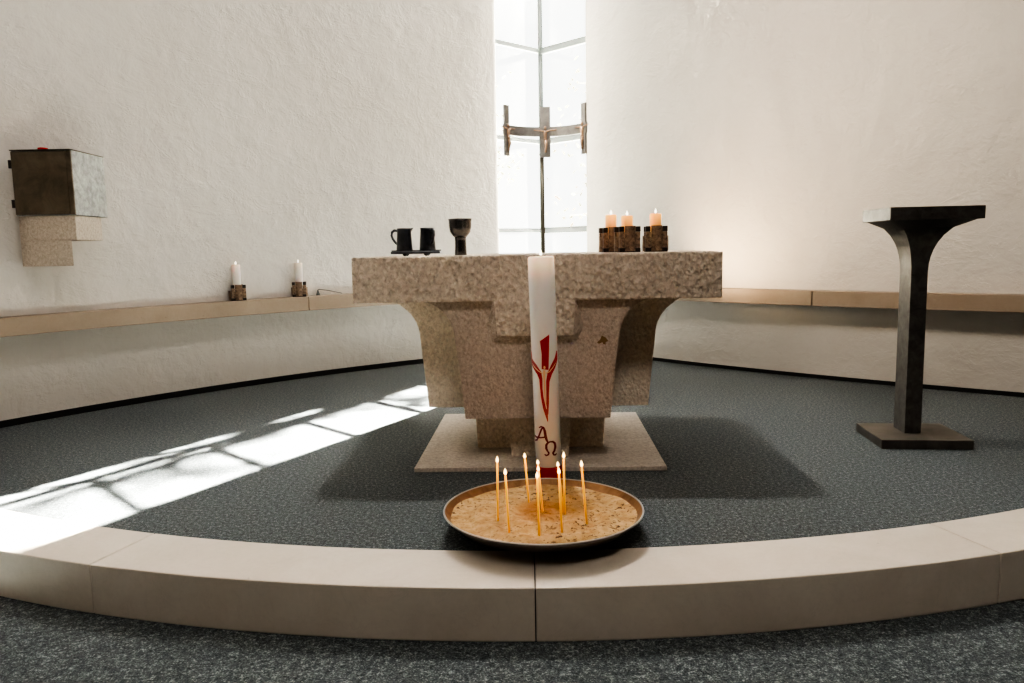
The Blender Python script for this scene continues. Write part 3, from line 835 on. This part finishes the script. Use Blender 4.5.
# ------------------------------------------------------------------ outdoors
obj('ground', box(-30, 30, 8.3, 60, -.5, -.3), m_plain('pale_gravel', (.45, .45, .40), .9, scale=3), kind='structure')
LEAF = N('leaf'); pnt = LEAF.geo()
lc = LEAF.ramp(LEAF.noise(pnt, 4, 2), [(.3, (.075, .085, .055)), (.55, (.09, .082, .062)), (.7, (.10, .075, .068))])
ld = LEAF.n('BsdfDiffuse'); ltr = LEAF.n('BsdfTranslucent'); lm = LEAF.n('MixShader')
LEAF.l(lc, ld.inputs['Color']); LEAF.l(lc, ltr.inputs['Color']); LEAF.l(ld.outputs[0], lm.inputs[1]); LEAF.l(ltr.outputs[0], lm.inputs[2]); LEAF.l(lm.outputs[0], LEAF.out.inputs['Surface'])
LEAF = LEAF.m
BARK = m_plain('bark', (.22, .18, .14), .9)
def tree(label, x, y, h, crown, nl, zlo, seed):
    rnd = random.Random(seed)
    t = thing('tree', label, 'tree', (x, y, -.3), group='trees outside the window')
    bm = bmesh.new()
    add_tube(bm, [(0, 0, 0), (.05, 0, h * .35), (-.04, .05, h * .7), (0, 0, h)], [.13, .10, .06, .015], 9)
    tips = []
    for i in range(14):
        z = zlo + (h - zlo) * rnd.random(); a = rnd.random() * 2 * PI; L = crown * (.5 + .6 * rnd.random())
        p1 = Vector((math.cos(a) * L * .5, math.sin(a) * L * .5, z + L * .25)); p2 = Vector((math.cos(a) * L, math.sin(a) * L, z + L * .4))
        add_tube(bm, [(0, 0, z), p1, p2], [.035, .022, .008], 6); tips += [p1, p2, (p1 + p2) / 2]
    obj('trunk', bm, BARK, t, smooth=True)
    bm = bmesh.new()
    for i in range(nl):
        c = rnd.choice(tips) + Vector((rnd.gauss(0, .28), rnd.gauss(0, .28), rnd.gauss(0, .22)))
        d = Vector((rnd.gauss(0, 1), rnd.gauss(0, 1), rnd.gauss(0, 1))).normalized(); e_ = d.orthogonal().normalized(); s = .035 + .03 * rnd.random()
        q = [c + e_ * s * 1.6, c + d * s * .6, c - e_ * s * 1.6, c - d * s * .6]
        bm.faces.new([bm.verts.new(p) for p in q])
    obj('foliage', bm, LEAF, t)
def big_tree():
    rnd = random.Random(11)
    t = thing('tree', 'tall tree with sparse reddish leaves seen through the right window pane', 'tree', (3.4, 14.6, -.3), group='trees outside the window')
    bm = bmesh.new()
    add_tube(bm, [(0, 0, 0), (.1, .1, 5), (.2, 0, 10), (.5, -.1, 15), (.6, 0, 18.5)], [.24, .20, .15, .08, .02], 10)
    tips = []
    def limb(z, dx, dy, dz, r):
        a = Vector((.1 + z * .025, 0, z)); b = a + Vector((dx, dy, dz)); m = (a + b) / 2 + Vector((0, 0, .15))
        add_tube(bm, [a, m, b], [r, r * .7, r * .25], 7); return [m, b, (m + b) / 2, (a + m) / 2]
    for i in range(16):
        z = 11 + 7 * i / 16; q = rnd.uniform(-.9, 1.2)
        tips += limb(z, q, rnd.uniform(-.8, .8), .5 + .5 * rnd.random(), .05)
    low = []
    for z, dx in ((1.6, -2.4), (2.3, -2.1), (3.0, -2.6), (3.9, -2.3), (2.7, -1.6)): low += limb(z, dx, rnd.uniform(-.4, .4), .3, .035)
    obj('trunk', bm, BARK, t, smooth=True)
    bm = bmesh.new()
    for src, cnt, sg, sz in ((tips, 2700, .12, .06), (low, 650, .22, .035)):
        cl = [rnd.choice(src) + Vector((rnd.gauss(0, .25), rnd.gauss(0, .25), rnd.gauss(0, .3))) for _ in range(72)] if src is tips else src
        for i in range(cnt):
            c = rnd.choice(cl) + Vector((rnd.gauss(0, sg), rnd.gauss(0, sg), rnd.gauss(0, sg)))
            d = Vector((rnd.gauss(0, 1), rnd.gauss(0, 1), rnd.gauss(0, 1))).normalized(); e_ = d.orthogonal().normalized(); k_ = sz * (.7 + .8 * rnd.random())
            bm.faces.new([bm.verts.new(p) for p in (c + e_ * k_ * 1.6, c + d * k_ * .6, c - e_ * k_ * 1.6, c - d * k_ * .6)])
    obj('foliage', bm, LEAF, t)
big_tree()
tree('pale green tree seen through the left window pane', -1.1, 17.5, 4.6, 1.1, 500, 2.0, 5)

# ------------------------------------------------------------------ light
w = bpy.data.worlds.new('sky'); sc.world = w; w.use_nodes = True
bg = w.node_tree.nodes['Background']; bg.inputs['Color'].default_value = (1.0, .99, .965, 1); bg.inputs['Strength'].default_value = 3.4
SUN_DIR = Vector((.515, 1.0, 1.128 * math.tan(math.radians(52.0))))
sl = bpy.data.lights.new('sun', 'SUN'); sl.energy = 620; sl.angle = math.radians(.45); sl.color = (1.0, .93, .83)
so = bpy.data.objects.new('sun', sl); COL.objects.link(so); so.rotation_euler = SUN_DIR.to_track_quat('Z', 'Y').to_euler()

def area(name, loc, target, size, energy, color):
    l = bpy.data.lights.new(name, 'AREA'); l.energy = energy; l.color = color; l.shape = 'RECTANGLE'; l.size, l.size_y = size
    o = bpy.data.objects.new(name, l); COL.objects.link(o); o.location = loc
    o.rotation_euler = (Vector(loc) - Vector(target)).to_track_quat('Z', 'Y').to_euler()
    return o
dl = lamp('apse_downlight', (-.23, 4.72, 4.2), 560, (1.0, .95, .89), .028, 'SPOT')
dl.data.spot_size = math.radians(74); dl.data.spot_blend = .7
dl.rotation_euler = (Vector((-.23, 4.72, 4.2)) - Vector((.1, 3.1, 0))).to_track_quat('Z', 'Y').to_euler()
area('apse_ceiling_fill', (.2, 4.2, 8.3), (.2, 4.2, 0), (5, 4.5), 95, (1.0, .965, .93))  # added soft fill for walls and floor, not a known fixture
area('nave_fill', (.35, -1.6, 6.2), (0, 4, .6), (1.2, 1.2), 140, (1.0, .93, .85))  # added fill from behind the camera to lift the front faces
area('window_skylight', (.32, 7.1, 4.2), (.0, 3.0, 1.0), (.75, 6.0), 60, (.93, .97, 1.0))
ul = lamp('warm_uplight', (1.18, 5.75, .72), 64, (1.0, .71, .40), .08, 'SPOT')
ul.data.spot_size = math.radians(120); ul.data.spot_blend = 1.0
ul.rotation_euler = (Vector((1.18, 5.75, .72)) - Vector((2.0, 6.0, 1.35))).to_track_quat('Z', 'Y').to_euler()
ww = area('wall_fill_right', (-.9, 3.9, 2.95), (3.0, 5.3, 2.0), (.5, .5), 19, (1.0, .86, .66)); ww.data.spread = math.radians(75)  # unseen area light added to brighten the right wall
wl_ = area('wall_fill_left', (2.6, 1.0, 3.4), (-1.9, 5.8, 1.9), (1.0, .6), 5, (1.0, .95, .9)); wl_.data.spread = math.radians(75)  # added weak fill for the left wall, no fixture there
for p in FL: lamp('taper_glow', p + Vector((0, -.012, .004)), .13, (1.0, .46, .12), .012)
for p in acand: lamp('candle_glow', p + Vector((0, 0, .02)), .25, (1.0, .58, .25), .012)

# ------------------------------------------------------------------ look
sc.view_settings.view_transform = 'AgX'
sc.view_settings.look = 'AgX - High Contrast'
sc.view_settings.exposure = -0.08
sc.cycles.use_denoising = True
sc.cycles.max_bounces = 8; sc.cycles.diffuse_bounces = 5; sc.cycles.transparent_max_bounces = 16
sc.cycles.sample_clamp_indirect = 30.0
